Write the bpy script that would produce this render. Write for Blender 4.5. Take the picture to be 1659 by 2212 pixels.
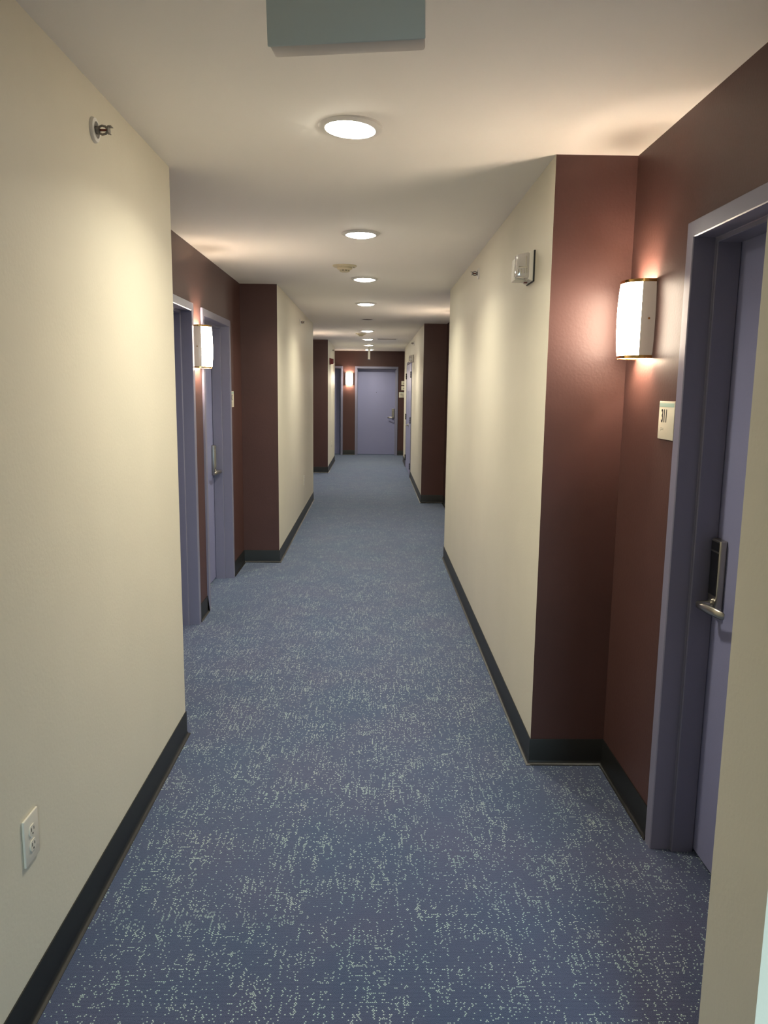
import bpy, bmesh, math
from mathutils import Vector, Matrix

scene = bpy.context.scene
COL = scene.collection
for o in list(bpy.data.objects):
    bpy.data.objects.remove(o, do_unlink=True)

# ------------------------------------------------------------------ camera
EYE = 1.565
F_PX, IMG_W, IMG_H = 1668.26, 1659.0, 2212.0
cam_data = bpy.data.cameras.new('camera')
cam_data.sensor_fit = 'VERTICAL'
cam_data.sensor_height = 24.0
cam_data.lens = F_PX / IMG_H * 24.0
cam_data.clip_start = 0.05
cam = bpy.data.objects.new('camera', cam_data)
COL.objects.link(cam)
ax_r = Vector((0.99983278, -0.013777, 0.01202521))
ax_u = Vector((-0.00970798, 0.15739258, 0.9874884))
ax_f = Vector((0.01549731, 0.98744001, -0.15723251))
m = Matrix((ax_r, ax_u, -ax_f)).transposed().to_4x4()
m.translation = Vector((0, 0, EYE))
cam.matrix_world = m
scene.camera = cam

# ------------------------------------------------------------------ world, exposure
scene.view_settings.view_transform = 'Standard'
scene.view_settings.look = 'None'
scene.view_settings.gamma = 1.0
scene.view_settings.use_curve_mapping = False
scene.view_settings.exposure = 1.62
scene.cycles.use_denoising = True
scene.cycles.max_bounces = 10
scene.cycles.diffuse_bounces = 7
scene.cycles.sample_clamp_indirect = 6.0
scene.cycles.caustics_reflective = False
scene.cycles.caustics_refractive = False
world = bpy.data.worlds.new('world')
scene.world = world
world.use_nodes = True
world.node_tree.nodes['Background'].inputs['Color'].default_value = (0.55, 0.8, 1.0, 1)
world.node_tree.nodes['Background'].inputs['Strength'].default_value = 0.02

DAY_POWER = 10.0            # daylight through the lobby window behind the camera
DOWN_POWER = 5.2           # each ceiling downlight
SCONCE_POWER = 1.5         # bulb in each wall sconce
LAMP_COL = (1.0, 0.945, 0.775)
SCONCE_COL = (1.0, 0.82, 0.66)

def area(name, loc, rot, sx, sy, power, col):
    l = bpy.data.lights.new(name, 'AREA')
    l.shape = 'RECTANGLE'; l.size = sx; l.size_y = sy; l.energy = power; l.color = col
    o = bpy.data.objects.new(name, l); COL.objects.link(o)
    o.location = loc; o.rotation_euler = rot
    return o
area('window_daylight', (0.95, -2.93, 1.35), (math.radians(69), 0, 0), 1.5, 1.2, DAY_POWER, (0.58, 0.86, 1.0)).data.spread = math.radians(64)

# ------------------------------------------------------------------ measures
H = 2.4423
XL, XR, XLA, XRA = -0.836, 0.679, -1.1536, 0.9883
Y1, Y2, Y3, Y4, Y5, Y6 = 3.3216, 6.8607, 10.8906, 14.4358, 16.9728, 18.4661
R0A, R0, R1, R2, R3, R5 = 1.186, 1.389, 3.0639, 7.1016, 10.663, 17.12
BB = 0.113
DW, DH = 0.457, 2.035
YB = -3.0
LAMPS_Y = [2.79, 4.61, 6.44, 8.28, 10.15, 12.06, 14.05, 15.90, 17.72]

# ------------------------------------------------------------------ materials
def mat(name, col, rough=0.5, metal=0.0, spec=0.5, emit=None, estr=0.0, bump=0.0, bscale=60.0, var=0.0, vscale=2.0, coat=0.0):
    M = bpy.data.materials.new(name); M.use_nodes = True
    nt = M.node_tree; b = nt.nodes['Principled BSDF']
    b.inputs['Base Color'].default_value = (*col, 1)
    b.inputs['Roughness'].default_value = rough
    b.inputs['Metallic'].default_value = metal
    b.inputs['Specular IOR Level'].default_value = spec
    if coat: b.inputs['Coat Weight'].default_value = coat
    tc = nt.nodes.new('ShaderNodeTexCoord')
    if var > 0:
        n = nt.nodes.new('ShaderNodeTexNoise'); n.inputs['Scale'].default_value = vscale
        n.inputs['Detail'].default_value = 5
        nt.links.new(tc.outputs['Object'], n.inputs['Vector'])
        mp = nt.nodes.new('ShaderNodeMapRange')
        mp.inputs['From Min'].default_value = 0.3; mp.inputs['From Max'].default_value = 0.7
        mp.inputs['To Min'].default_value = 1 - var; mp.inputs['To Max'].default_value = 1 + var
        nt.links.new(n.outputs['Fac'], mp.inputs['Value'])
        mx = nt.nodes.new('ShaderNodeVectorMath'); mx.operation = 'SCALE'
        mx.inputs[0].default_value = col
        nt.links.new(mp.outputs['Result'], mx.inputs['Scale'])
        nt.links.new(mx.outputs[0], b.inputs['Base Color'])
    if bump > 0:
        n2 = nt.nodes.new('ShaderNodeTexNoise'); n2.inputs['Scale'].default_value = bscale
        n2.inputs['Detail'].default_value = 3
        nt.links.new(tc.outputs['Object'], n2.inputs['Vector'])
        bp = nt.nodes.new('ShaderNodeBump'); bp.inputs['Strength'].default_value = bump
        bp.inputs['Distance'].default_value = 0.002
        nt.links.new(n2.outputs['Fac'], bp.inputs['Height'])
        nt.links.new(bp.outputs['Normal'], b.inputs['Normal'])
    if emit:
        b.inputs['Emission Color'].default_value = (*emit, 1)
        b.inputs['Emission Strength'].default_value = estr
    return M

CREAM = mat('cream_wall_paint', (0.64, 0.60, 0.49), 0.5, spec=0.35, bump=0.25, bscale=90, var=0.02, vscale=3)
BROWN = mat('brown_wall_paint', (0.080, 0.037, 0.032), 0.47, spec=0.33, bump=0.3, bscale=90, var=0.05, vscale=3)
CEIL = mat('ceiling_paint', (0.87, 0.845, 0.80), 0.8, spec=0.2, bump=0.1, bscale=120)
BASE = mat('black_rubber_base', (0.011, 0.011, 0.0105), 0.42, spec=0.4)
BLUE = mat('lavender_blue_paint', (0.21, 0.205, 0.285), 0.28, spec=0.5, bump=0.12, bscale=150)
BLUE_LEAF = mat('lavender_blue_door_paint', (0.245, 0.252, 0.410), 0.42, spec=0.5, bump=0.15, bscale=200)
NICKEL = mat('satin_nickel', (0.42, 0.40, 0.36), 0.28, metal=1.0)
READER = mat('grey_card_reader', (0.22, 0.21, 0.18), 0.5, metal=0.3)
DARKMETAL = mat('dark_bronze_metal', (0.05, 0.05, 0.05), 0.35, metal=0.8)
BLACKPL = mat('black_plastic', (0.006, 0.006, 0.008), 0.3)
BRASS = mat('polished_brass', (0.70, 0.42, 0.14), 0.18, metal=1.0)
WHITEPL = mat('white_plastic', (0.70, 0.67, 0.60), 0.35)
WHITEMET = mat('white_enamel', (0.72, 0.70, 0.66), 0.3)
PLATEPL = mat('ivory_outlet_plastic', (0.66, 0.62, 0.53), 0.3)
DARKSLOT = mat('dark_slot', (0.02, 0.018, 0.015), 0.8)
SIGNWHITE = mat('sign_cream_plastic', (0.74, 0.68, 0.54), 0.4)
SIGNGREEN = mat('sign_green_band', (0.42, 0.58, 0.50), 0.4)
INK = mat('sign_black_ink', (0.008, 0.008, 0.012), 0.5)
BRAILLE = mat('braille_raised_dots', (0.42, 0.38, 0.29), 0.4)
EXITPL = mat('exit_sign_daylight_tint', (0.64, 0.69, 0.665), 0.45)  # white plastic, with the cool daylight tint put into the colour
EXITEDGE = mat('exit_sign_warm_lit_body', (0.72, 0.66, 0.60), 0.45)  # same sign, lighter and warmer to paint in light bounced off the floor
DETECT = mat('detector_yellowed_plastic', (0.60, 0.54, 0.38), 0.4)
BULBRED = mat('sprinkler_glass_bulb', (0.14, 0.02, 0.01), 0.15)
CHROME = mat('brushed_sprinkler_metal', (0.26, 0.24, 0.22), 0.35, metal=0.7)
RED = mat('red_alarm_plastic', (0.16, 0.008, 0.010), 0.35)
CLEAR = mat('strobe_lens', (0.52, 0.49, 0.47), 0.08, spec=0.8, coat=1.0)
REFLECT = mat('strobe_reflector', (0.8, 0.78, 0.74), 0.12, metal=1.0)
LENS = mat('lit_opal_lens', (0.9, 0.88, 0.8), 0.4, emit=LAMP_COL, estr=25)
LENS_OFF = mat('unlit_lamp_lens', (0.05, 0.035, 0.03), 0.4)
SHADE = mat('lit_sconce_acrylic', (0.9, 0.86, 0.8), 0.35, emit=(1.0, 0.83, 0.64), estr=16)
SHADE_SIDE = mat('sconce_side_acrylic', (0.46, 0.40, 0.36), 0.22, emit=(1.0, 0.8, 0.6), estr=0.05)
MISC = mat('window_frame_white', (0.7, 0.7, 0.7), 0.4)

def carpet_material():
    M = bpy.data.materials.new('woven_blue_carpet'); M.use_nodes = True
    nt = M.node_tree; N = nt.nodes; L = nt.links
    b = N['Principled BSDF']
    tc = N.new('ShaderNodeTexCoord')
    def vm(op, a, bb=None):
        n = N.new('ShaderNodeVectorMath'); n.operation = op
        if isinstance(a, tuple): n.inputs[0].default_value = a
        else: L.new(a, n.inputs[0])
        if bb is not None:
            if isinstance(bb, tuple): n.inputs[1].default_value = bb
            else: L.new(bb, n.inputs[1])
        return n.outputs[0]
    def ma(op, a, bb=None, clamp=False):
        n = N.new('ShaderNodeMath'); n.operation = op; n.use_clamp = clamp
        for i, v in enumerate((a, bb)):
            if v is None: continue
            if isinstance(v, (int, float)): n.inputs[i].default_value = v
            else: L.new(v, n.inputs[i])
        return n.outputs[0]
    def mr(v, a0, a1, b0, b1):
        n = N.new('ShaderNodeMapRange')
        L.new(v, n.inputs['Value'])
        for k, x in zip(('From Min', 'From Max', 'To Min', 'To Max'), (a0, a1, b0, b1)): n.inputs[k].default_value = x
        return n.outputs['Result']
    P = tc.outputs['Object']
    g = vm('MULTIPLY', P, (1 / 0.0052, 1 / 0.0044, 0.0))
    # every other row is shifted by half a tuft
    sep = N.new('ShaderNodeSeparateXYZ'); L.new(g, sep.inputs[0])
    row = ma('FLOOR', sep.outputs['Y'])
    par = ma('MULTIPLY', ma('FLOORED_MODULO', row, 2.0), 0.5)
    com = N.new('ShaderNodeCombineXYZ')
    L.new(ma('ADD', sep.outputs['X'], par), com.inputs[0]); L.new(sep.outputs['Y'], com.inputs[1])
    gs = com.outputs[0]
    cell = vm('FLOOR', gs)
    frac = vm('SUBTRACT', gs, cell)
    wn = N.new('ShaderNodeTexWhiteNoise'); wn.noise_dimensions = '2D'; L.new(cell, wn.inputs['Vector'])
    def noise(vec, scale, detail=2.0):
        n = N.new('ShaderNodeTexNoise'); n.inputs['Scale'].default_value = scale; n.inputs['Detail'].default_value = detail
        L.new(vec, n.inputs['Vector']); return n.outputs['Fac']
    nv = noise(vm('MULTIPLY', cell, (0.85, 0.038, 0)), 1.0, 1.0)       # dashes running along the hall
    nh = noise(vm('MULTIPLY', cell, (0.070, 0.80, 0)), 1.0, 1.0)       # dashes running across
    patch = noise(P, 5.5, 3.0)
    pv = mr(nv, 0.53, 0.66, 0.0, 1.0); ph = mr(nh, 0.56, 0.69, 0.0, 0.8)
    pr = ma('MULTIPLY', ma('MAXIMUM', pv, ph), mr(patch, 0.36, 0.62, 0.2, 1.1))
    pr = ma('ADD', pr, 0.035)
    pick = ma('LESS_THAN', wn.outputs['Value'], ma('MULTIPLY', pr, 0.58))
    # round tuft shape in a cell
    d = N.new('ShaderNodeVectorMath'); d.operation = 'DISTANCE'; L.new(frac, d.inputs[0]); d.inputs[1].default_value = (0.5, 0.5, 0)
    dot = mr(d.outputs['Value'], 0.22, 0.48, 1.0, 0.0)
    fl = ma('MULTIPLY', pick, dot)
    fib = noise(P, 420.0, 2.0)
    tone = noise(P, 2.3, 3.0)
    c1 = N.new('ShaderNodeMix'); c1.data_type = 'RGBA'
    L.new(mr(tone, 0.35, 0.65, 0, 1), c1.inputs['Factor'])
    c1.inputs['A'].default_value = (0.038, 0.053, 0.106, 1); c1.inputs['B'].default_value = (0.052, 0.054, 0.106, 1)
    c2 = N.new('ShaderNodeMix'); c2.data_type = 'RGBA'; c2.blend_type = 'MULTIPLY'
    c2.inputs['Factor'].default_value = 1.0
    L.new(c1.outputs['Result'], c2.inputs['A'])
    k = mr(fib, 0.3, 0.7, 0.55, 1.45)
    kk = ma('MULTIPLY', k, mr(dot, 0, 1, 0.96, 1.02))
    cc = N.new('ShaderNodeCombineXYZ')
    for i in range(3): L.new(kk, cc.inputs[i])
    L.new(cc.outputs[0], c2.inputs['B'])
    c3 = N.new('ShaderNodeMix'); c3.data_type = 'RGBA'
    L.new(fl, c3.inputs['Factor']); L.new(c2.outputs['Result'], c3.inputs['A'])
    c4 = N.new('ShaderNodeMix'); c4.data_type = 'RGBA'
    L.new(noise(P, 9.0, 2.0), c4.inputs['Factor'])
    c4.inputs['A'].default_value = (0.40, 0.64, 0.54, 1); c4.inputs['B'].default_value = (0.62, 0.64, 0.58, 1)
    L.new(c4.outputs['Result'], c3.inputs['B'])
    L.new(c3.outputs['Result'], b.inputs['Base Color'])
    b.inputs['Roughness'].default_value = 0.95
    b.inputs['Specular IOR Level'].default_value = 0.15
    b.inputs['Sheen Weight'].default_value = 0.62
    b.inputs['Sheen Roughness'].default_value = 0.5
    b.inputs['Sheen Tint'].default_value = (0.62, 0.76, 1, 1)
    bp = N.new('ShaderNodeBump'); bp.inputs['Strength'].default_value = 0.6; bp.inputs['Distance'].default_value = 0.002
    L.new(ma('ADD', ma('MULTIPLY', dot, 0.25), fib), bp.inputs['Height']); L.new(bp.outputs['Normal'], b.inputs['Normal'])
    return M
CARPET = carpet_material()

# ------------------------------------------------------------------ helpers
def add_box(bm, x0, x1, y0, y1, z0, z1, mi=0):
    vs = [bm.verts.new((x, y, z)) for z in (z0, z1) for x, y in ((x0, y0), (x1, y0), (x1, y1), (x0, y1))]
    fs = []
    for q in ((3, 2, 1, 0), (4, 5, 6, 7), (0, 1, 5, 4), (1, 2, 6, 5), (2, 3, 7, 6), (3, 0, 4, 7)):
        f = bm.faces.new([vs[i] for i in q]); f.material_index = mi; fs.append(f)
    return vs, fs

def rbox(x0, x1, y0, y1, z0, z1, r=0.003, seg=2, bm=None):
    b2 = bmesh.new(); add_box(b2, x0, x1, y0, y1, z0, z1)
    bmesh.ops.bevel(b2, geom=b2.edges[:], offset=r, segments=seg, affect='EDGES', profile=0.5)
    if bm is None: return b2
    merge(bm, b2); return bm

def merge(bm, b2, mtx=None):
    if mtx is not None: bmesh.ops.transform(b2, matrix=mtx, verts=b2.verts)
    me = bpy.data.meshes.new('tmp'); b2.to_mesh(me); b2.free()
    bm.from_mesh(me); bpy.data.meshes.remove(me)
    return bm

def lathe(profile, seg=40, axis='Z', bm=None, cap=True):
    """profile: list of (r, h); axis gives the direction of h."""
    b2 = bmesh.new(); rings = []
    for r, h in profile:
        if r < 1e-6: rings.append([b2.verts.new((0, 0, h))])
        else: rings.append([b2.verts.new((r * math.cos(2 * math.pi * i / seg), r * math.sin(2 * math.pi * i / seg), h)) for i in range(seg)])
    for a, c in zip(rings, rings[1:]):
        for i in range(seg):
            j = (i + 1) % seg
            if len(a) == 1 and len(c) == 1: continue
            if len(a) == 1: b2.faces.new((a[0], c[i], c[j]))
            elif len(c) == 1: b2.faces.new((a[i], a[j], c[0]))
            else: b2.faces.new((a[i], a[j], c[j], c[i]))
    bmesh.ops.recalc_face_normals(b2, faces=b2.faces)
    if axis == 'Y': bmesh.ops.transform(b2, matrix=Matrix.Rotation(math.radians(90), 4, 'X'), verts=b2.verts)
    if bm is not None: return merge(bm, b2)
    return b2

def prism(pts, z0, z1, bm=None, mi=0, axis='Z'):
    b2 = bm or bmesh.new()
    lo = [b2.verts.new((x, y, z0)) for x, y in pts]; hi = [b2.verts.new((x, y, z1)) for x, y in pts]
    n = len(pts)
    fs = [b2.faces.new(lo[::-1]), b2.faces.new(hi)]
    for i in range(n): fs.append(b2.faces.new((lo[i], lo[(i + 1) % n], hi[(i + 1) % n], hi[i])))
    for f in fs: f.material_index = mi
    return b2

def tube(pts, radii, seg=12, bm=None, sq=1.0):
    b2 = bmesh.new(); rings = []
    pts = [Vector(p) for p in pts]
    for i, p in enumerate(pts):
        t = (pts[min(i + 1, len(pts) - 1)] - pts[max(i - 1, 0)]).normalized()
        up = Vector((0, 0, 1)) if abs(t.z) < 0.9 else Vector((1, 0, 0))
        s = t.cross(up).normalized(); u = s.cross(t)
        r = radii[i] if isinstance(radii, (list, tuple)) else radii
        ru, rs = (r if isinstance(r, (list, tuple)) else (r, r))
        rings.append([b2.verts.new(p + u * ru * math.cos(2 * math.pi * k / seg) + s * rs * math.sin(2 * math.pi * k / seg)) for k in range(seg)])
    for a, c in zip(rings, rings[1:]):
        for i in range(seg): b2.faces.new((a[i], a[(i + 1) % seg], c[(i + 1) % seg], c[i]))
    b2.faces.new(rings[0][::-1]); b2.faces.new(rings[-1])
    bmesh.ops.recalc_face_normals(b2, faces=b2.faces)
    if bm is not None: return merge(bm, b2)
    return b2

def obj(name, bm, mats, parent=None, smooth=False, label=None, loc=None, recalc=False):
    if recalc: bmesh.ops.recalc_face_normals(bm, faces=bm.faces)
    me = bpy.data.meshes.new(name); bm.to_mesh(me); bm.free()
    for x in (mats if isinstance(mats, (list, tuple)) else [mats]): me.materials.append(x)
    if smooth:
        for p in me.polygons: p.use_smooth = True
        try: me.set_sharp_from_angle(angle=math.radians(40))
        except Exception: pass
    o = bpy.data.objects.new(name, me); COL.objects.link(o)
    if parent: o.parent = parent
    if label: o['label'] = label
    if loc: o.location = loc
    return o

def tag(o, label=None, cat=None, group=None, kind=None):
    if label: o['label'] = label
    if cat: o['category'] = cat
    if group: o['group'] = group
    if kind: o['kind'] = kind
    return o

def empty(name, loc=(0, 0, 0), rz=0.0, **k):
    o = bpy.data.objects.new(name, None); COL.objects.link(o)
    o.empty_display_size = 0.05
    o.location = loc; o.rotation_euler = (0, 0, rz)
    return tag(o, **k)

def dup(root, loc, rz, label=None, group=None):
    r = root.copy(); COL.objects.link(r); r.location = loc; r.rotation_euler = (0, 0, rz)
    if label: r['label'] = label
    if group: r['group'] = group
    for ch in list(root.children):
        c = ch.copy(); COL.objects.link(c); c.parent = r
        for g in list(ch.children):
            d = g.copy(); COL.objects.link(d); d.parent = c
    return r

# Items are built in a wall frame: x runs along the wall (to the right as one faces it),
# y goes INTO the wall (the hall is at negative y), z is up.
RIGHT, LEFT, FAR = -math.pi / 2, math.pi / 2, 0.0      # wall at +x, at -x, at the far end

def text_mesh(s, size, sx=1.0, depth=0.0006):
    cu = bpy.data.curves.new('txt', 'FONT'); cu.body = s; cu.size = size; cu.extrude = depth
    cu.align_x = 'LEFT'; cu.offset = 0.0006
    t = bpy.data.objects.new('txt', cu); COL.objects.link(t)
    me = bpy.data.meshes.new_from_object(t.evaluated_get(bpy.context.evaluated_depsgraph_get()))
    bpy.data.objects.remove(t, do_unlink=True)
    bm = bmesh.new(); bm.from_mesh(me); bpy.data.meshes.remove(me)
    bmesh.ops.transform(bm, matrix=Matrix.Rotation(math.radians(90), 4, 'X') @ Matrix.Diagonal((sx, 1, 1, 1)), verts=bm.verts)
    return bm

# ------------------------------------------------------------------ structure
bm = bmesh.new(); add_box(bm, -4.2, 4.2, YB - 0.2, Y6 + 0.2, -0.1, 0.0)
tag(obj('floor', bm, CARPET), 'blue woven carpet with pale flecks running down the hall', 'floor', kind='structure')

def ceiling():
    bm = bmesh.new(); add_box(bm, -4.2, 4.2, YB - 0.2, Y6 + 0.2, H, H + 0.25)
    o = obj('ceiling', bm, CEIL)
    cutter = obj('cutter', lathe([(0.0, -0.2), (0.078, -0.2), (0.078, 0.11), (0.0, 0.11)], 48), CEIL, loc=(-0.087, LAMPS_Y[4], H))
    b = bmesh.new(); add_box(b, 0.075, 0.40, 13.90, 14.12, H - 0.1, H + 0.06)
    cut2 = obj('cutter', b, CEIL)
    for c in (cutter, cut2):
        md = o.modifiers.new('b', 'BOOLEAN'); md.object = c; md.operation = 'DIFFERENCE'; md.solver = 'EXACT'
    bpy.context.view_layer.update()
    me = bpy.data.meshes.new_from_object(o.evaluated_get(bpy.context.evaluated_depsgraph_get()))
    o.modifiers.clear(); o.data = me
    me.materials.clear(); me.materials.append(CEIL)
    for c in (cutter, cut2): bpy.data.objects.remove(c, do_unlink=True)
    tag(o, 'smooth off-white painted ceiling over the hall', 'ceiling', kind='structure')
ceiling()

def block(name, x0, x1, y0, y1, label, side, ycream=False, z0=0.0, z1=H):
    """solid pier: its hall face is cream, the ends facing the alcoves are brown"""
    bm = bmesh.new(); _, fs = add_box(bm, x0, x1, y0, y1, z0, z1)
    for f in fs:
        n = f.normal if f.normal.length > 0 else None
        f.normal_update(); n = f.normal
        if abs(n.y) > 0.5 and not ycream: f.material_index = 1
    return tag(obj(name, bm, [CREAM, BROWN]), label, 'wall', kind='structure')

T = 0.24
def back_wall(name, side, xa, y0, y1, doors, label):
    """brown back wall of an alcove with an opening per door"""
    xs = (xa, xa + T) if side > 0 else (xa - T, xa)
    bm = bmesh.new(); cur = y0
    for c, w in sorted(doors):
        add_box(bm, *xs, cur, c - w - 0.02, 0, H)
        add_box(bm, *xs, c - w - 0.02, c + w + 0.02, DH + 0.02, H)
        cur = c + w + 0.02
    add_box(bm, *xs, cur, y1, 0, H)
    return tag(obj(name, bm, BROWN), label, 'wall', kind='structure')

# left side
block('wall_left', XLA - T, XL, YB, Y1, 'near cream wall on the left with an outlet and a sprinkler', -1)
block('wall_left', XLA - T, XL, Y2, Y3, 'middle cream wall on the left, past the first brown alcove', -1)
block('wall_left', XLA - T, XL, Y4, Y5, 'farthest cream wall on the left, carrying the red alarm', -1)
DL = [(4.523, DW), (5.800, DW)]
DL2 = [(12.09, DW), (13.37, DW)]
DR2 = [(8.30, DW), (9.58, DW)]
back_wall('wall_left', -1, XLA, Y1, Y2, DL, 'brown back wall of the left alcove holding two doors')
back_wall('wall_left', -1, XLA, Y3, Y4, DL2, 'brown back wall of the far left alcove, hidden from view')
# right side
block('wall_right', XR, XRA + T, R0A, R0, 'narrow cream wall end at the right edge of the view', 1, ycream=True)
block('wall_right', XR, XRA + T, R1, R2, 'long cream wall on the right with strobe and sprinkler', 1)
back_wall('wall_right', 1, XRA, R0, R1, [(1.993, DW)], 'brown back wall beside the door of room 311')
back_wall('wall_right', 1, XRA, R2, R3, DR2, 'brown back wall of the second right alcove')
def right_far():
    bm = bmesh.new()
    x1 = XRA + T
    c, w = 14.74, 0.95
    for y0, y1, z0 in ((R3, c - w - 0.02, 0), (c - w - 0.02, c + w + 0.02, DH + 0.02), (c + w + 0.02, R5, 0)):
        add_box(bm, XR, x1, y0, y1, z0, H)
    bm.normal_update()
    for f in bm.faces:
        if abs(f.normal.y) > 0.5: f.material_index = 1
    tag(obj('wall_right', bm, [CREAM, BROWN]), 'farthest cream wall on the right holding the double closet door', 'wall', kind='structure')
right_far()
# far wall
def far_wall():
    bm = bmesh.new(); ops = [(-1.223, DW), (0.078, DW)]; cur = -4.0
    for c, w in ops:
        add_box(bm, cur, c - w - 0.02, Y6, Y6 + T, 0, H)
        add_box(bm, c - w - 0.02, c + w + 0.02, Y6, Y6 + T, DH + 0.02, H)
        cur = c + w + 0.02
    add_box(bm, cur, 4.0, Y6, Y6 + T, 0, H)
    tag(obj('wall_far', bm, BROWN), 'brown wall closing the end of the hall', 'wall', kind='structure')
far_wall()
bm = bmesh.new(); add_box(bm, -4.1, -4.0, Y5, Y6, 0, H); add_box(bm, -4.0, XLA - T, Y5 - 0.1, Y5, 0, H)
tag(obj('wall_far_left', bm, CREAM), 'cream walls of the side hall going left at the end', 'wall', kind='structure')
bm = bmesh.new(); add_box(bm, 4.0, 4.1, R5, Y6, 0, H); add_box(bm, XRA + T, 4.0, R5 - 0.1, R5, 0, H)
tag(obj('wall_far_right', bm, CREAM), 'cream walls of the side hall going right at the end', 'wall', kind='structure')
# lobby around and behind the camera
bm = bmesh.new()
wx0, wx1, wz0, wz1 = 0.2, 1.7, 0.75, 1.95
for b in ((XL, wx0, 0, H), (wx1, 2.3, 0, H), (wx0, wx1, 0, wz0), (wx0, wx1, wz1, H)):
    add_box(bm, b[0], b[1], YB - 0.15, YB, b[2], b[3])
tag(obj('wall_back', bm, CREAM), 'cream lobby wall with a window behind the viewpoint', 'wall', kind='structure')
bm = bmesh.new(); add_box(bm, 2.3, 2.4, YB, R0A, 0, H); add_box(bm, XRA + T, 2.4, R0A, R0A + 0.12, 0, H)
tag(obj('wall_lobby', bm, CREAM), 'cream lobby side wall to the right of the viewpoint', 'wall', kind='structure')
win = empty('window_1', (0.95, YB - 0.08, 1.35), label='white framed lobby window behind the viewpoint', cat='window', kind='structure')
bm = bmesh.new()
for b in ((-.75, -.70, -.6, .6), (.70, .75, -.6, .6), (-.70, .70, -.6, -.55), (-.70, .70, .55, .6), (-.02, .02, -.55, .55)):
    add_box(bm, b[0], b[1], -0.03, 0.03, b[2], b[3])
obj('window_frame', bm, MISC, win)

# ------------------------------------------------------------------ cove base
def baseboard(name, runs, label, flip=False):
    """runs: list of polylines (x, y); hall lies to the left of the direction of travel"""
    prof = [(0.0, BB), (0.0035, BB), (0.0045, BB - 0.002), (0.0045, 0.020), (0.0065, 0.011), (0.012, 0.0045), (0.0175, 0.002), (0.0175, 0.0)]
    bm = bmesh.new()
    for pl in runs:
        pts = [Vector((p[0], p[1])) for p in pl]
        st = []
        for i, p in enumerate(pts):
            d0 = (p - pts[i - 1]).normalized() if i else None
            d1 = (pts[i + 1] - p).normalized() if i < len(pts) - 1 else None
            n0 = Vector((-d0.y, d0.x)) if d0 else None
            n1 = Vector((-d1.y, d1.x)) if d1 else None
            if n0 and n1: n = (n0 + n1); n = n / max(n.dot(n0), 0.2)
            else: n = n0 or n1
            st.append([bm.verts.new((p.x + n.x * u, p.y + n.y * u, z)) for u, z in prof])
        for a, c in zip(st, st[1:]):
            for k in range(len(prof) - 1): bm.faces.new((a[k], a[k + 1], c[k + 1], c[k]))
        for s in (st[0], st[-1]):
            bm.faces.new(s if s is st[0] else s[::-1])
    tag(obj(name, bm, BASE, recalc=False, smooth=True), label, 'baseboard', kind='structure')
o5 = DW + 0.05
baseboard('baseboard_left', [
    [(XLA, DL[0][0] - o5), (XLA, Y1), (XL, Y1), (XL, YB)],
    [(XLA, DL[1][0] - o5), (XLA, DL[0][0] + o5)],
    [(XLA, DL2[0][0] - o5), (XLA, Y3), (XL, Y3), (XL, Y2), (XLA, Y2), (XLA, DL[1][0] + o5)],
    [(XLA, DL2[1][0] - o5), (XLA, DL2[0][0] + o5)],
    [(-4.0, Y5), (XL, Y5), (XL, Y4), (XLA, Y4), (XLA, DL2[1][0] + o5)]], 'black rubber cove base along the left walls')
baseboard('baseboard_right', [
    [(2.3, R0A), (XR, R0A), (XR, R0), (XRA, R0), (XRA, 1.993 - o5)],
    [(XRA, 1.993 + o5), (XRA, R1), (XR, R1), (XR, R2), (XRA, R2), (XRA, DR2[0][0] - o5)],
    [(XRA, DR2[0][0] + o5), (XRA, DR2[1][0] - o5)],
    [(XRA, DR2[1][0] + o5), (XRA, R3), (XR, R3), (XR, 14.74 - 1.0)],
    [(XR, 14.74 + 1.0), (XR, R5), (4.0, R5)]], 'black rubber cove base along the right walls')
baseboard('baseboard_far', [
    [(-1.223 - o5, Y6), (-4.0, Y6)], [(0.078 - o5, Y6), (-1.223 + o5, Y6)], [(4.0, Y6), (0.078 + o5, Y6)]],
    'black rubber cove base along the end wall')

# ------------------------------------------------------------------ doors
def sweep_frame(w, h, prof):
    bm = bmesh.new(); st = []
    for k in range(4):
        ring = []
        for u, y in prof:
            x = (-w - u) if k < 2 else (w + u)
            z = 0.0 if k in (0, 3) else h + u
            ring.append(bm.verts.new((x, y, z)))
        st.append(ring)
    n = len(prof)
    for a, c in zip(st, st[1:]):
        for k in range(n):
            j = (k + 1) % n
            bm.faces.new((a[k], a[j], c[j], c[k]))
    bm.faces.new(st[0]); bm.faces.new(st[-1][::-1])
    bmesh.ops.recalc_face_normals(bm, faces=bm.faces)
    return bm
FRAME_PROF = [(0.05, 0.0), (0.05, -0.012), (0.048, -0.014), (0.003, -0.014), (0.0, -0.011), (0.0, 0.054),
              (-0.003, 0.0555), (-0.014, 0.0555), (-0.016, 0.058), (-0.016, 0.128), (-0.002, 0.130), (0.0, 0.19), (0.02, 0.19), (0.02, 0.0)]
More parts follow.
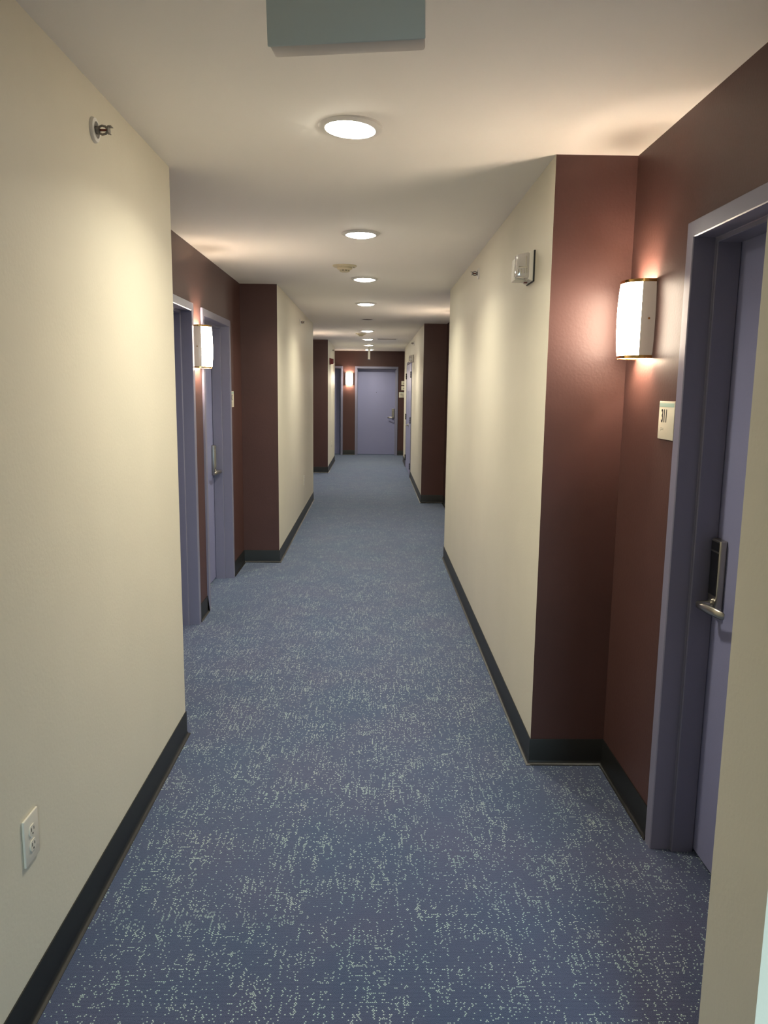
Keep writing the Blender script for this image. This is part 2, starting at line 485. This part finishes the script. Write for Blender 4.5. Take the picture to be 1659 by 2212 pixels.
def door(n, loc, rz, label, lock_side=1, peep=True):
    """lock_side +1: lock at the right as one faces the door"""
    t = empty('door_%d' % n, loc, rz, label=label, cat='door', kind='structure')
    obj('door_frame', sweep_frame(DW, DH, FRAME_PROF), BLUE, t, label='lavender painted steel door frame')
    leaf = obj('door_leaf', rbox(-DW + 0.003, DW - 0.003, 0.1305, 0.175, 0.012, DH - 0.003, 0.0015, 1), BLUE_LEAF, t)
    lx = lock_side * (DW - 0.055)
    yf = 0.1305
    # tall card-reader escutcheon
    b = rbox(lx - 0.032, lx + 0.032, yf - 0.024, yf + 0.001, 0.865, 1.105, 0.005, 3)
    lp = obj('lock_plate', b, NICKEL, leaf, smooth=True, label='tall satin nickel lock escutcheon')
    b = rbox(lx - 0.026, lx + 0.026, yf - 0.026, yf - 0.02, 1.070, 1.098, 0.001, 1)
    rbox(lx - 0.026, lx + 0.026, yf - 0.026, yf - 0.02, 0.925, 1.064, 0.001, 1, bm=b)
    obj('card_reader', b, BLACKPL if n == 1 else READER, leaf, label='dark card reader panel on the lock')
    s = -lock_side
    z = 0.895
    b = lathe([(0, 0), (0.019, 0), (0.019, 0.004), (0.011, 0.008), (0.0095, 0.045), (0.0, 0.045)], 20, 'Y')
    bmesh.ops.transform(b, matrix=Matrix.Translation((lx, yf - 0.024, z)), verts=b.verts)
    pts = [(lx - s * 0.006, yf - 0.066, z), (lx + s * 0.012, yf - 0.070, z), (lx + s * 0.05, yf - 0.066, z), (lx + s * 0.09, yf - 0.056, z - 0.002), (lx + s * 0.125, yf - 0.046, z - 0.004), (lx + s * 0.130, yf - 0.040, z - 0.004)]
    tube(pts, [(0.008, 0.006), (0.012, 0.009), (0.014, 0.007), (0.014, 0.0055), (0.013, 0.005), (0.009, 0.004)], 14, bm=b)
    obj('lever_handle', b, NICKEL, leaf, smooth=True, label='curved satin lever handle')
    if peep:
        b = lathe([(0, 0), (0.0085, 0), (0.0085, 0.004), (0.006, 0.006), (0, 0.004)], 16, 'Y')
        bmesh.ops.transform(b, matrix=Matrix.Translation((0, yf, 1.485)), verts=b.verts)
        obj('peephole', b, DARKMETAL, leaf, smooth=True, label='tiny dark peephole')
    return t
door(1, (XRA, 1.993, 0), RIGHT, 'lavender door of room 311 at the right edge, beside the numbered sign', lock_side=-1)
door(2, (XLA, DL[0][0], 0), LEFT, 'lavender door at the left, mostly hidden behind the near cream wall', -1)
door(3, (XLA, DL[1][0], 0), LEFT, 'lavender door with lever at the left, just past the lit sconce', 1)
door(4, (0.078, Y6, 0), FAR, 'lavender door facing the viewer at the very end of the hall', 1)
door(5, (-1.223, Y6, 0), FAR, 'lavender door on the end wall, half hidden at its left', -1)
door(6, (XRA, DR2[0][0], 0), RIGHT, 'nearer lavender door hidden in the second right alcove', 1)
door(7, (XRA, DR2[1][0], 0), RIGHT, 'farther lavender door hidden in the second right alcove', -1)
door(8, (XLA, DL2[0][0], 0), LEFT, 'nearer lavender door hidden in the far left alcove', -1)
door(9, (XLA, DL2[1][0], 0), LEFT, 'farther lavender door hidden in the far left alcove', 1)

def double_door(n, loc, rz, label):
    w = 0.95
    t = empty('door_%d' % n, loc, rz, label=label, cat='door', kind='structure')
    prof = [(0.05, 0.0), (0.05, -0.014), (0.0, -0.014), (0.0, 0.045), (-0.016, 0.045), (-0.016, 0.12), (0.02, 0.12), (0.02, 0.0)]
    obj('door_frame', sweep_frame(w, DH, prof), BLUE, t, label='lavender steel frame of the double door')
    for s in (-1, 1):
        x0, x1 = (-w + 0.003, -0.002) if s < 0 else (0.002, w - 0.003)
        lf = obj('door_leaf', rbox(x0, x1, -0.006, 0.038, 0.012, DH - 0.003, 0.0015, 1), BLUE_LEAF, t)
        for z in (0.20, 1.02, 1.82):
            hx = s * (w + 0.004)
            b = bmesh.new()
            for k in range(3):
                c = lathe([(0, 0), (0.009, 0), (0.009, 0.036), (0, 0.036)], 12)
                merge(b, c, Matrix.Translation((hx, -0.020, z - 0.057 + k * 0.0385)))
            rbox(hx - s * 0.035, hx, -0.012, -0.0065, z - 0.057, z + 0.057, 0.001, 1, bm=b)
            obj('hinge', b, DARKMETAL, lf, label='dark steel hinge')
    lf = [c for c in t.children if c.name.startswith('door_leaf')][-1]
    b = rbox(0.03, 0.085, -0.012, -0.005, 0.86, 0.93, 0.002, 2)
    lathe_b = lathe([(0, 0), (0.026, 0), (0.024, 0.006), (0.012, 0.01), (0.010, 0.045), (0, 0.045)], 20, 'Y')
    merge(b, lathe_b, Matrix.Translation((0.06, -0.01, 0.90)))
    tube([(0.054, -0.052, 0.90), (0.10, -0.056, 0.90), (0.16, -0.052, 0.898), (0.175, -0.035, 0.897)], [0.009, 0.009, 0.008, 0.007], 12, bm=b)
    obj('lever_handle', b, NICKEL, lf, smooth=True, label='satin lever handle')
    return t
double_door(10, (XR, 14.74, 0), RIGHT, 'lavender double closet door on the far right wall below the strobe')

# ------------------------------------------------------------------ ceiling downlights
def downlight(loc, label, lit=True, tilt=(0, 0)):
    t = empty('recessed_downlight', loc, label=label, cat='ceiling light', group='recessed downlights along the hall ceiling')
    t.rotation_euler = (math.radians(tilt[0]), math.radians(tilt[1]), 0)
    if lit:
        b = lathe([(0.083, -0.006), (0.086, -0.012), (0.096, -0.011), (0.109, -0.006), (0.111, 0.0), (0.110, 0.009), (0.100, 0.009), (0.083, -0.002), (0.083, -0.006)], 64)
        obj('trim_ring', b, WHITEMET, t, smooth=True, label='white trim ring')
        b = lathe([(0.0, -0.024), (0.03, -0.0232), (0.055, -0.0205), (0.072, -0.0155), (0.081, -0.009), (0.084, -0.004)], 48)
        obj('lens', b, LENS, t, smooth=True, label='glowing opal lens')
        b = lathe([(0.0, 0.07), (0.07, 0.07), (0.07, -0.001), (0.0, -0.001)], 32)
        obj('lamp_housing', b, WHITEMET, t, smooth=True)
        l = bpy.data.lights.new('downlight_bulb', 'AREA'); l.shape = 'DISK'; l.size = 0.15
        l.energy = DOWN_POWER; l.color = LAMP_COL; l.spread = math.radians(140)
        lo = bpy.data.objects.new('downlight_bulb', l); COL.objects.link(lo); lo.parent = t; lo.location = (0, 0, -0.026)
    else:
        b = lathe([(0.076, 0.0), (0.080, -0.004), (0.096, -0.004), (0.100, 0.0), (0.096, 0.001)], 48)
        obj('trim_ring', b, WHITEMET, t, smooth=True, label='thin white trim ring')
        b = lathe([(0.077, 0.0), (0.074, 0.05), (0.06, 0.10), (0.0, 0.105)], 40)
        obj('baffle', b, LENS_OFF, t, smooth=True, label='dark unlit recess')
        b = lathe([(0.0, 0.03), (0.03, 0.034), (0.045, 0.05), (0.04, 0.09), (0.0, 0.10)], 32)
        obj('bulb', b, LENS_OFF, t, smooth=True, label='unlit bulb')
    return t
ord_ = ['nearest round ceiling light, tilted in its hole, just past the hanging box sign',
        'second round ceiling light, between the nearest light and the smoke detector',
        'third round ceiling light, right behind the nearer smoke detector',
        'fourth round ceiling light, just before the dark unlit one',
        'unlit dark round ceiling light between the fourth and fifth lit ones',
        'round lit ceiling light just before the farther smoke detector',
        'round lit ceiling light level with the dark ceiling vent',
        'second to last round ceiling light, past the ceiling vent',
        'last round ceiling light, touching the top of the end wall in view']
for i, y in enumerate(LAMPS_Y):
    downlight(((-0.086, -0.080, -0.078, -0.085, -0.087, -0.10, -0.10, -0.097, -0.10)[i], y, H), ord_[i], lit=(i != 4), tilt=((-1.2, 3.0) if i == 0 else (0, 0)))

downlight((-0.09, -0.95, H), 'lobby ceiling light above and behind the viewpoint')

# ------------------------------------------------------------------ wall sconces
def sconce():
    """half-oval opal shade with brass bands, back at y=0"""
    W, D, Hh = 0.092, 0.100, 0.135
    t = empty('wall_sconce')
    obj('back_plate', rbox(-0.085, 0.085, -0.006, 0.0, -Hh + 0.008, Hh - 0.008, 0.002, 1), WHITEMET, t)
    def shell(a0, a1, thick, segs=28, zs=14, zlim=Hh, name='s'):
        bm = bmesh.new(); grid = []
        for side in (0, 1):
            g = []
            for k in range(zs + 1):
                z = -zlim + 2 * zlim * k / zs
                bul = 1.0 - 0.10 * (abs(z) / Hh) ** 2.2
                row = []
                for i in range(segs + 1):
                    a = a0 + (a1 - a0) * i / segs
                    rx = (W * bul) - side * thick; ry = (D * (1 - 0.07 * (abs(z) / Hh) ** 2.2)) - side * thick
                    c, s = math.cos(a), math.sin(a)
                    e = 2.0 / 2.5
                    x = rx * math.copysign(abs(c) ** e, c); y = -ry * abs(s) ** e
                    row.append(bm.verts.new((x, y, z)))
                g.append(row)
            grid.append(g)
        for s, g in enumerate(grid):
            for k in range(zs):
                for i in range(segs):
                    f = (g[k][i], g[k][i + 1], g[k + 1][i + 1], g[k + 1][i])
                    bm.faces.new(f if s == 0 else f[::-1])
        for k in range(zs):
            for i in (0, segs):
                bm.faces.new((grid[0][k][i], grid[1][k][i], grid[1][k + 1][i], grid[0][k + 1][i]))
        for i in range(segs):
            for k in (0, zs):
                bm.faces.new((grid[0][k][i], grid[0][k][i + 1], grid[1][k][i + 1], grid[1][k][i]))
        bmesh.ops.recalc_face_normals(bm, faces=bm.faces)
        return bm
    A = math.radians(24)
    obj('shade', shell(A, math.pi - A, 0.003), SHADE, t, smooth=True, label='glowing white opal shade')
    for a0, a1 in ((0.0, A), (math.pi - A, math.pi)):
        s = obj('shade_side', shell(a0, a1, 0.003, segs=8), SHADE_SIDE, t, smooth=True, label='dim greyish return edge of the shade')
        sx = 1 if a0 == 0 else -1
        b = lathe([(0, 0), (0.004, 0), (0.0035, 0.003), (0, 0.0035)], 12)
        merge2 = bmesh.new(); merge(merge2, b, Matrix.Translation((sx * 0.0905, -0.022, 0.0)) @ Matrix.Rotation(sx * math.radians(90), 4, 'Y'))
        obj('screw', merge2, BRASS, s, smooth=True, label='small brass screw')
    for z in (-1, 1):
        bm = shell(0.0, math.pi, 0.0035, segs=32, zs=3, zlim=0.005)
        # scale band to sit just outside the shade ends
        bmesh.ops.transform(bm, matrix=Matrix.Translation((0, 0, z * (Hh - 0.003))) @ Matrix.Diagonal((0.925, 0.955, 1, 1)), verts=bm.verts)
        obj('brass_band', bm, BRASS, t, smooth=True, label='thin polished brass band')
    b = lathe([(0, -0.022), (0.012, -0.018), (0.014, 0.0), (0.012, 0.018), (0, 0.022)], 16)
    merge2 = bmesh.new(); merge(merge2, b, Matrix.Translation((0, -0.045, 0)))
    obj('bulb', merge2, SHADE, t, smooth=True)
    for z in (-0.088, 0.086):  # unseen discs added to block the bulb and darken the ceiling ring's centre
        b = bmesh.new()
        merge(b, lathe([(0, 0.0), (0.017, 0.0), (0.017, 0.002), (0, 0.002)], 20), Matrix.Translation((0, -0.045, z)))
        add_box(b, -0.002, 0.002, -0.045, 0.0, z, z + 0.002)
        obj('light_block_cap', b, WHITEMET, t)
    l = bpy.data.lights.new('sconce_bulb', 'POINT'); l.energy = SCONCE_POWER; l.color = SCONCE_COL; l.shadow_soft_size = 0.010
    lo = bpy.data.objects.new('sconce_bulb', l); COL.objects.link(lo); lo.parent = t; lo.location = (0, -0.045, 0.040)
    l2 = l.copy(); lo2 = bpy.data.objects.new('sconce_bulb', l2); COL.objects.link(lo2); lo2.parent = t; lo2.location = (0, -0.045, -0.040)
    return t
g = 'half-round opal wall sconces'
s0 = sconce(); SZ = 1.822
s0.location = (XRA, 2.865, SZ); s0.rotation_euler = (0, 0, RIGHT)
tag(s0, 'glowing opal wall sconce with brass bands above the 311 sign', 'wall light', g)
dup(s0, (XLA, 5.165, SZ), LEFT, 'glowing opal wall sconce on the left, between the two doors', g)
dup(s0, (-0.566, Y6, 1.79), FAR, 'glowing opal wall sconce on the end wall, left of the facing door', g)
dup(s0, (XRA, 8.94, SZ), RIGHT, 'wall sconce hidden in the second right alcove, glowing on its ceiling', g)
dup(s0, (XLA, 12.73, SZ), LEFT, 'wall sconce hidden in the far left alcove, glowing on its ceiling', g)

# ------------------------------------------------------------------ room signs
def room_sign(num, loc, rz, label, w=0.138, h=0.128, size=0.062, sx=0.60, tx=-0.045):
    t = empty('room_sign', loc, rz, label=label, cat='room sign', group='room number signs')
    obj('sign_plate', rbox(-w / 2, w / 2, -0.006, 0.0, -h / 2, h / 2, 0.0028, 2), SIGNWHITE, t, smooth=True)
    obj('green_band', rbox(-w / 2 + 0.005, w / 2 - 0.005, -0.0066, -0.005, h / 2 - 0.019, h / 2 - 0.006, 0.0002, 1), SIGNGREEN, t, label='pale green band')
    b = text_mesh(num, size, sx)
    bmesh.ops.transform(b, matrix=Matrix.Translation((tx, -0.0062, -0.006)), verts=b.verts)
    obj('number', b, INK, t, label='black number %s' % num)
    b = bmesh.new()
    for k, cell in enumerate(num):
        for (i, j) in ((0, 0), (1, 0), (0, 1), (1, 1), (0, 2))[:(5 if k == 0 else 4)]:
            c = lathe([(0, 0.001), (0.0011, 0.0007), (0.0015, 0)], 8, 'Y')
            merge(b, c, Matrix.Translation((tx + 0.004 + k * 0.009 + i * 0.0034, -0.0062, -0.026 - j * 0.0045)))
    obj('braille', b, BRAILLE, t, label='small raised braille dots')
    return t
room_sign('311', (XRA, 2.593, 1.472), RIGHT, 'cream room sign reading 311 beside the near right door')
room_sign('312', (XLA, 6.380, 1.468), LEFT, 'cream room sign seen edge-on past the left door')
room_sign('322', (0.673, Y6, 1.434), FAR, 'small room sign reading 322 right of the end door', w=0.125, h=0.128, size=0.055, sx=0.85, tx=-0.048)
for i, z in enumerate((1.708, 1.590)):
    t = empty('wall_sign', (0.768, Y6, z), FAR, label=('upper' if i == 0 else 'lower') + ' of two pale signs above the 322 sign, cut off by the wall', cat='sign', group='paired pale signs above room number 322')
    obj('sign_plate', rbox(-0.105, 0.105, -0.006, 0, -0.048, 0.048, 0.002, 2), SIGNWHITE, t, smooth=True)
    b = text_mesh('Rooms', 0.032, 1.0)
    bmesh.ops.transform(b, matrix=Matrix.Translation((-0.068, -0.0062, -0.012)), verts=b.verts)
    obj('sign_text', b, INK, t, label='small dark word on the sign')

# ------------------------------------------------------------------ sprinklers
def sprinkler():
    t = empty('wall_sprinkler')
    b = lathe([(0.013, 0.003), (0.020, 0.003), (0.0235, 0.011), (0.033, 0.009), (0.036, 0.004), (0.036, 0.0), (0.013, 0.0)], 40, 'Y')
    obj('escutcheon', b, WHITEMET, t, smooth=True, label='round white wall plate')
    b = lathe([(0, 0.0), (0.0225, 0.0005), (0.0225, 0.0085), (0.012, 0.0095), (0.011, 0.018), (0.008, 0.020), (0, 0.020)], 24, 'Y')
    obj('body', b, CHROME, t, smooth=True, label='dull metal body')
    b = bmesh.new()
    for s in (-1, 1):
        tube([(0, -0.016, s * 0.008), (0, -0.026, s * 0.0125), (0, -0.036, s * 0.010), (0, -0.043, s * 0.003)], [0.0034, 0.0036, 0.0036, 0.004], 8, bm=b)
    obj('frame_arms', b, CHROME, t, smooth=True)
    obj('glass_bulb', tube([(0, -0.018, 0), (0, -0.040, 0)], [0.0036, 0.0036], 10), BULBRED, t, smooth=True, label='dark red glass bulb')
    b = lathe([(0, 0), (0.009, 0), (0.0125, 0.001), (0.0125, 0.004), (0, 0.005)], 20, 'Y')
    bmesh.ops.transform(b, matrix=Matrix.Translation((0, -0.043, 0)), verts=b.verts)
    add_box(b, -0.011, 0.011, -0.056, -0.045, 0.009, 0.0105)
    add_box(b, -0.011, 0.011, -0.050, -0.045, -0.0105, -0.009)
    obj('deflector', b, CHROME, t, label='slotted deflector')
    return t
sp = sprinkler(); g = 'sidewall fire sprinklers'
sp.location = (XL, 2.448, 2.312); sp.rotation_euler = (0, 0, LEFT)
tag(sp, 'wall sprinkler high on the near cream wall at the left', 'sprinkler', g)
dup(sp, (XL, 8.99, 2.30), LEFT, 'wall sprinkler high on the middle cream wall at the left', g)
dup(sp, (XL, 15.85, 2.32), LEFT, 'wall sprinkler on the farthest left cream wall, above the red alarm', g)
dup(sp, (XR, 5.18, 2.312), RIGHT, 'wall sprinkler on the long right cream wall, beyond the strobe', g)
dup(sp, (XR, 13.2, 2.325), RIGHT, 'wall sprinkler on the farthest right wall, near the closet strobe', g)

# ------------------------------------------------------------------ strobes
def strobe(loc, rz, label, body=WHITEPL, w=0.150, h=0.125):
    t = empty('alarm_strobe', loc, rz, label=label, cat='fire alarm')
    t['group'] = 'wall mounted fire alarm strobes'
    hw, hh = w / 2, h / 2
    # mounting plate
    obj('mounting_plate', rbox(-hw - 0.002, hw + 0.002, -0.006, 0.0, -hh - 0.002, hh + 0.002, 0.001, 1), DARKMETAL if body is WHITEPL else body, t)
    # tapered housing: deeper at the top than at the bottom edge
    b = bmesh.new()
    def taper(x0, x1, d0, d1, z0, z1, inset=0.006):
        vs = []
        for (y, k) in ((-0.006, 0), (-d0, inset)):
            for x, z in ((x0 + k, z0 + k * 1.3), (x1 - k, z0 + k * 1.3), (x1 - k, z1 - k * .6), (x0 + k, z1 - k * .6)):
                vs.append(b.verts.new((x, y if k == 0 else (-d0 if z > (z0 + z1) / 2 else -d1), z)))
        for q in ((0, 1, 2, 3), (7, 6, 5, 4), (0, 4, 5, 1), (1, 5, 6, 2), (2, 6, 7, 3), (3, 7, 4, 0)): b.faces.new([vs[i] for i in q])
    taper(-hw, hw, 0.024, 0.026, -hh, hh)
    bmesh.ops.recalc_face_normals(b, faces=b.faces)
    bmesh.ops.bevel(b, geom=b.edges[:], offset=0.0025, segments=2, affect='EDGES')
    hs = obj('housing', b, body, t, smooth=True)
    dp = 0.076
    b = rbox(-hw + 0.006, hw * 0.1, -dp + 0.002, -0.022, -hh + 0.010, hh - 0.010, 0.004, 3)
    for v in b.verts:
        if v.co.y < -0.05 and v.co.z > 0: v.co.z -= 0.012
    obj('speaker_cover', b, body, hs, smooth=True, label='raised speaker cover')
    # clear lens block on the right half
    b = rbox(hw * 0.1, hw - 0.006, -dp, -0.022, -hh + 0.012, hh - 0.006, 0.006, 4)
    for v in b.verts:
        if v.co.y < -0.05 and v.co.z < -0.02: v.co.z += 0.006
        if v.co.y < -0.05 and v.co.z > 0.02: v.co.z -= 0.008
    ln = obj('lens', b, CLEAR, t, smooth=True, label='clear ribbed strobe lens')
    b = bmesh.new()
    for k in range(4):
        rbox(hw - 0.0075, hw - 0.0045, -0.070 + k * 0.012, -0.066 + k * 0.012, -0.034 + 0.002 * k, -0.016 + 0.002 * k, 0.001, 1, bm=b)
    rbox(hw - 0.0075, hw - 0.0045, -0.068, -0.030, -0.008, -0.003, 0.001, 1, bm=b)
    rbox(hw - 0.0075, hw - 0.0042, -0.038, -0.035, -0.040, 0.040, 0.001, 1, bm=b)
    obj('reflector_ribs', b, REFLECT, ln, label='shiny reflector ribs')
    b = bmesh.new(); add_box(b, -0.012, 0.0, -0.030, -0.016, -hh + 0.0005, -hh + 0.004)
    obj('label_mark', b, RED, t, label='small red mark under the housing')
    return t
strobe((XR, 3.455, 2.088), RIGHT, 'white fire alarm strobe on the long right cream wall')
strobe((XR, 13.43, 2.083), RIGHT, 'white fire alarm strobe above the far double closet door')
strobe((XL, 15.0, 2.074), LEFT, 'red fire alarm strobe on the farthest left cream wall', body=RED, w=0.115)

# ------------------------------------------------------------------ outlets
def outlet():
    t = empty('wall_outlet')
    obj('cover_plate', rbox(-0.0395, 0.0395, -0.007, 0.0, -0.061, 0.061, 0.003, 3), PLATEPL, t, smooth=True)
    for s in (-1, 1):
        zc = s * 0.0195
        b = bmesh.new(); pts = []
        for k in range(32):
            a = 2 * math.pi * k / 32
            pts.append((0.0165 * math.cos(a), max(-0.0135, min(0.0135, 0.0165 * math.sin(a)))))
        prism(pts, 0.0055, 0.0095, bm=b)
        bmesh.ops.transform(b, matrix=Matrix.Translation((0, 0, zc)) @ Matrix.Rotation(math.radians(90), 4, 'X'), verts=b.verts)
        r = obj('receptacle', b, PLATEPL, t)
        b = bmesh.new()
        for x, hh in ((-0.0065, 0.0045), (0.0065, 0.0038)):
            add_box(b, x - 0.0012, x + 0.0012, -0.0099, -0.009, zc + 0.003 - hh, zc + 0.003 + hh)
        merge(b, lathe([(0, 0.0099), (0.0026, 0.0099), (0.0026, 0.009)], 14, 'Y'), Matrix.Translation((0, 0, zc - 0.0085)))
        obj('socket_slots', b, DARKSLOT, r, label='dark socket slots')
    b = lathe([(0, 0.008), (0.003, 0.0078), (0.0034, 0.0065)], 14, 'Y')
    obj('screw', b, WHITEMET, t, smooth=True)
    return t
ou = outlet(); g = 'duplex wall outlets'
ou.location = (XL, 1.764, 0.465); ou.rotation_euler = (0, 0, LEFT)
tag(ou, 'white duplex outlet low on the near left cream wall', 'electrical outlet', g)
dup(ou, (XL, 9.36, 0.455), LEFT, 'white duplex outlet low on the middle left cream wall', g)
dup(ou, (XL, 15.7, 0.455), LEFT, 'white duplex outlet low on the farthest left cream wall', g)

# ------------------------------------------------------------------ smoke detectors
def smoke():
    t = empty('smoke_detector')
    b = lathe([(0.0, 0.0), (0.088, 0.0), (0.088, -0.004), (0.080, -0.010), (0.0, -0.010)], 40)
    obj('mounting_base', b, DETECT, t, smooth=True, label='wide flat mounting ring')
    b = lathe([(0.054, -0.009), (0.056, -0.022), (0.048, -0.028), (0.037, -0.030), (0.036, -0.033)], 40)
    merge(b, lathe([(0.0, -0.046), (0.022, -0.046), (0.031, -0.043), (0.035, -0.040), (0.035, -0.038), (0.0, -0.038)], 40))
    bd = obj('body', b, DETECT, t, smooth=True)
    obj('sensing_chamber', lathe([(0.0, -0.030), (0.029, -0.030), (0.029, -0.040), (0.0, -0.040)], 32), DARKSLOT, bd, label='dark sensing slots')
    b = bmesh.new()
    for k in range(8):
        a = 2 * math.pi * k / 8
        c = rbox(-0.0035, 0.0035, -0.003, 0.003, -0.040, -0.030, 0.0006, 1)
        merge(b, c, Matrix.Rotation(a, 4, 'Z') @ Matrix.Translation((0, 0.033, 0)))
    obj('slot_posts', b, DETECT, bd)
    for k in range(3):
        a = 2 * math.pi * k / 3 + 0.5
        b = bmesh.new(); merge(b, rbox(-0.014, 0.014, -0.006, 0.006, -0.016, -0.008, 0.001, 1), Matrix.Rotation(a, 4, 'Z') @ Matrix.Translation((0, 0.066, 0)))
        obj('base_tab', b, DETECT, t)
    return t
sd = smoke(); g = 'ceiling smoke detectors'
sd.location = (-0.215, 5.80, H); tag(sd, 'yellowed ceiling smoke detector just before the third ceiling light', 'smoke detector', g)
dup(sd, (-0.205, 12.72, H), 0.4, 'ceiling smoke detector far down the hall, left of the light row', g)

# ------------------------------------------------------------------ ceiling vent
t = empty('ceiling_vent', (0.2375, 14.01, H), label='dark slotted air vent in the ceiling right of the lights', cat='air vent')
bm = bmesh.new()
for b in ((-.185, .185, -.125, -.108), (-.185, .185, .108, .125), (-.185, -.163, -.108, .108), (.163, .185, -.108, .108)):
    add_box(bm, b[0], b[1], b[2], b[3], -0.006, 0.0)
obj('vent_frame', bm, WHITEMET, t, label='thin white vent frame')
bm = bmesh.new()
for k in range(9):
    c = rbox(-0.161, 0.161, -0.009, 0.009, -0.0008, 0.0008, 0.0003, 1)
    merge(bm, c, Matrix.Translation((0, -0.094 + k * 0.0235, 0.008)) @ Matrix.Rotation(math.radians(50), 4, 'X'))
sl = obj('louvers', bm, DARKSLOT, t, label='dark angled louvers')
bm = bmesh.new(); add_box(bm, -0.161, 0.161, -0.107, 0.107, 0.045, 0.05)
obj('duct_backing', bm, DARKSLOT, t)

# ------------------------------------------------------------------ exit signs
t = empty('exit_sign', (-0.063, 1.622, H), math.radians(-5.0), label='blank white back of a box sign hanging at the top edge, daylight tint painted in', cat='hanging sign')
pts = []
b = rbox(-0.152, 0.152, -0.024, -0.018, -0.225, -0.030, 0.003, 2)
b2 = rbox(-0.149, 0.150, -0.019, 0.034, -0.2245, -0.032, 0.006, 2)
bmesh.ops.transform(b2, matrix=Matrix.Rotation(math.radians(-1.6), 4, 'Y'), verts=b2.verts)
obj('sign_body', b2, EXITEDGE, t, smooth=True, label='sign body seen at the underside, warm bounce light painted into its colour')
bmesh.ops.transform(b, matrix=Matrix.Rotation(math.radians(-1.6), 4, 'Y'), verts=b.verts)
obj('back_panel', b, EXITPL, t, smooth=True, label='blank white back panel with painted daylight tint')
b = lathe([(0, 0.0), (0.055, 0.0), (0.055, -0.012), (0.040, -0.022), (0.022, -0.034), (0, -0.034)], 32)
obj('canopy', b, WHITEPL, t, smooth=True)
t = empty('exit_sign', (-0.095, 16.75, H), math.radians(90), label='slim white exit sign seen edge-on below the last ceiling light', cat='hanging sign')
obj('sign_housing', rbox(-0.15, 0.15, -0.024, 0.024, -0.262, -0.055, 0.005, 2), WHITEPL, t, smooth=True)
b = lathe([(0, 0.0), (0.022, 0.0), (0.022, -0.004), (0.012, -0.008), (0.012, -0.06), (0, -0.06)], 24)
obj('canopy', b, WHITEPL, t, smooth=True)
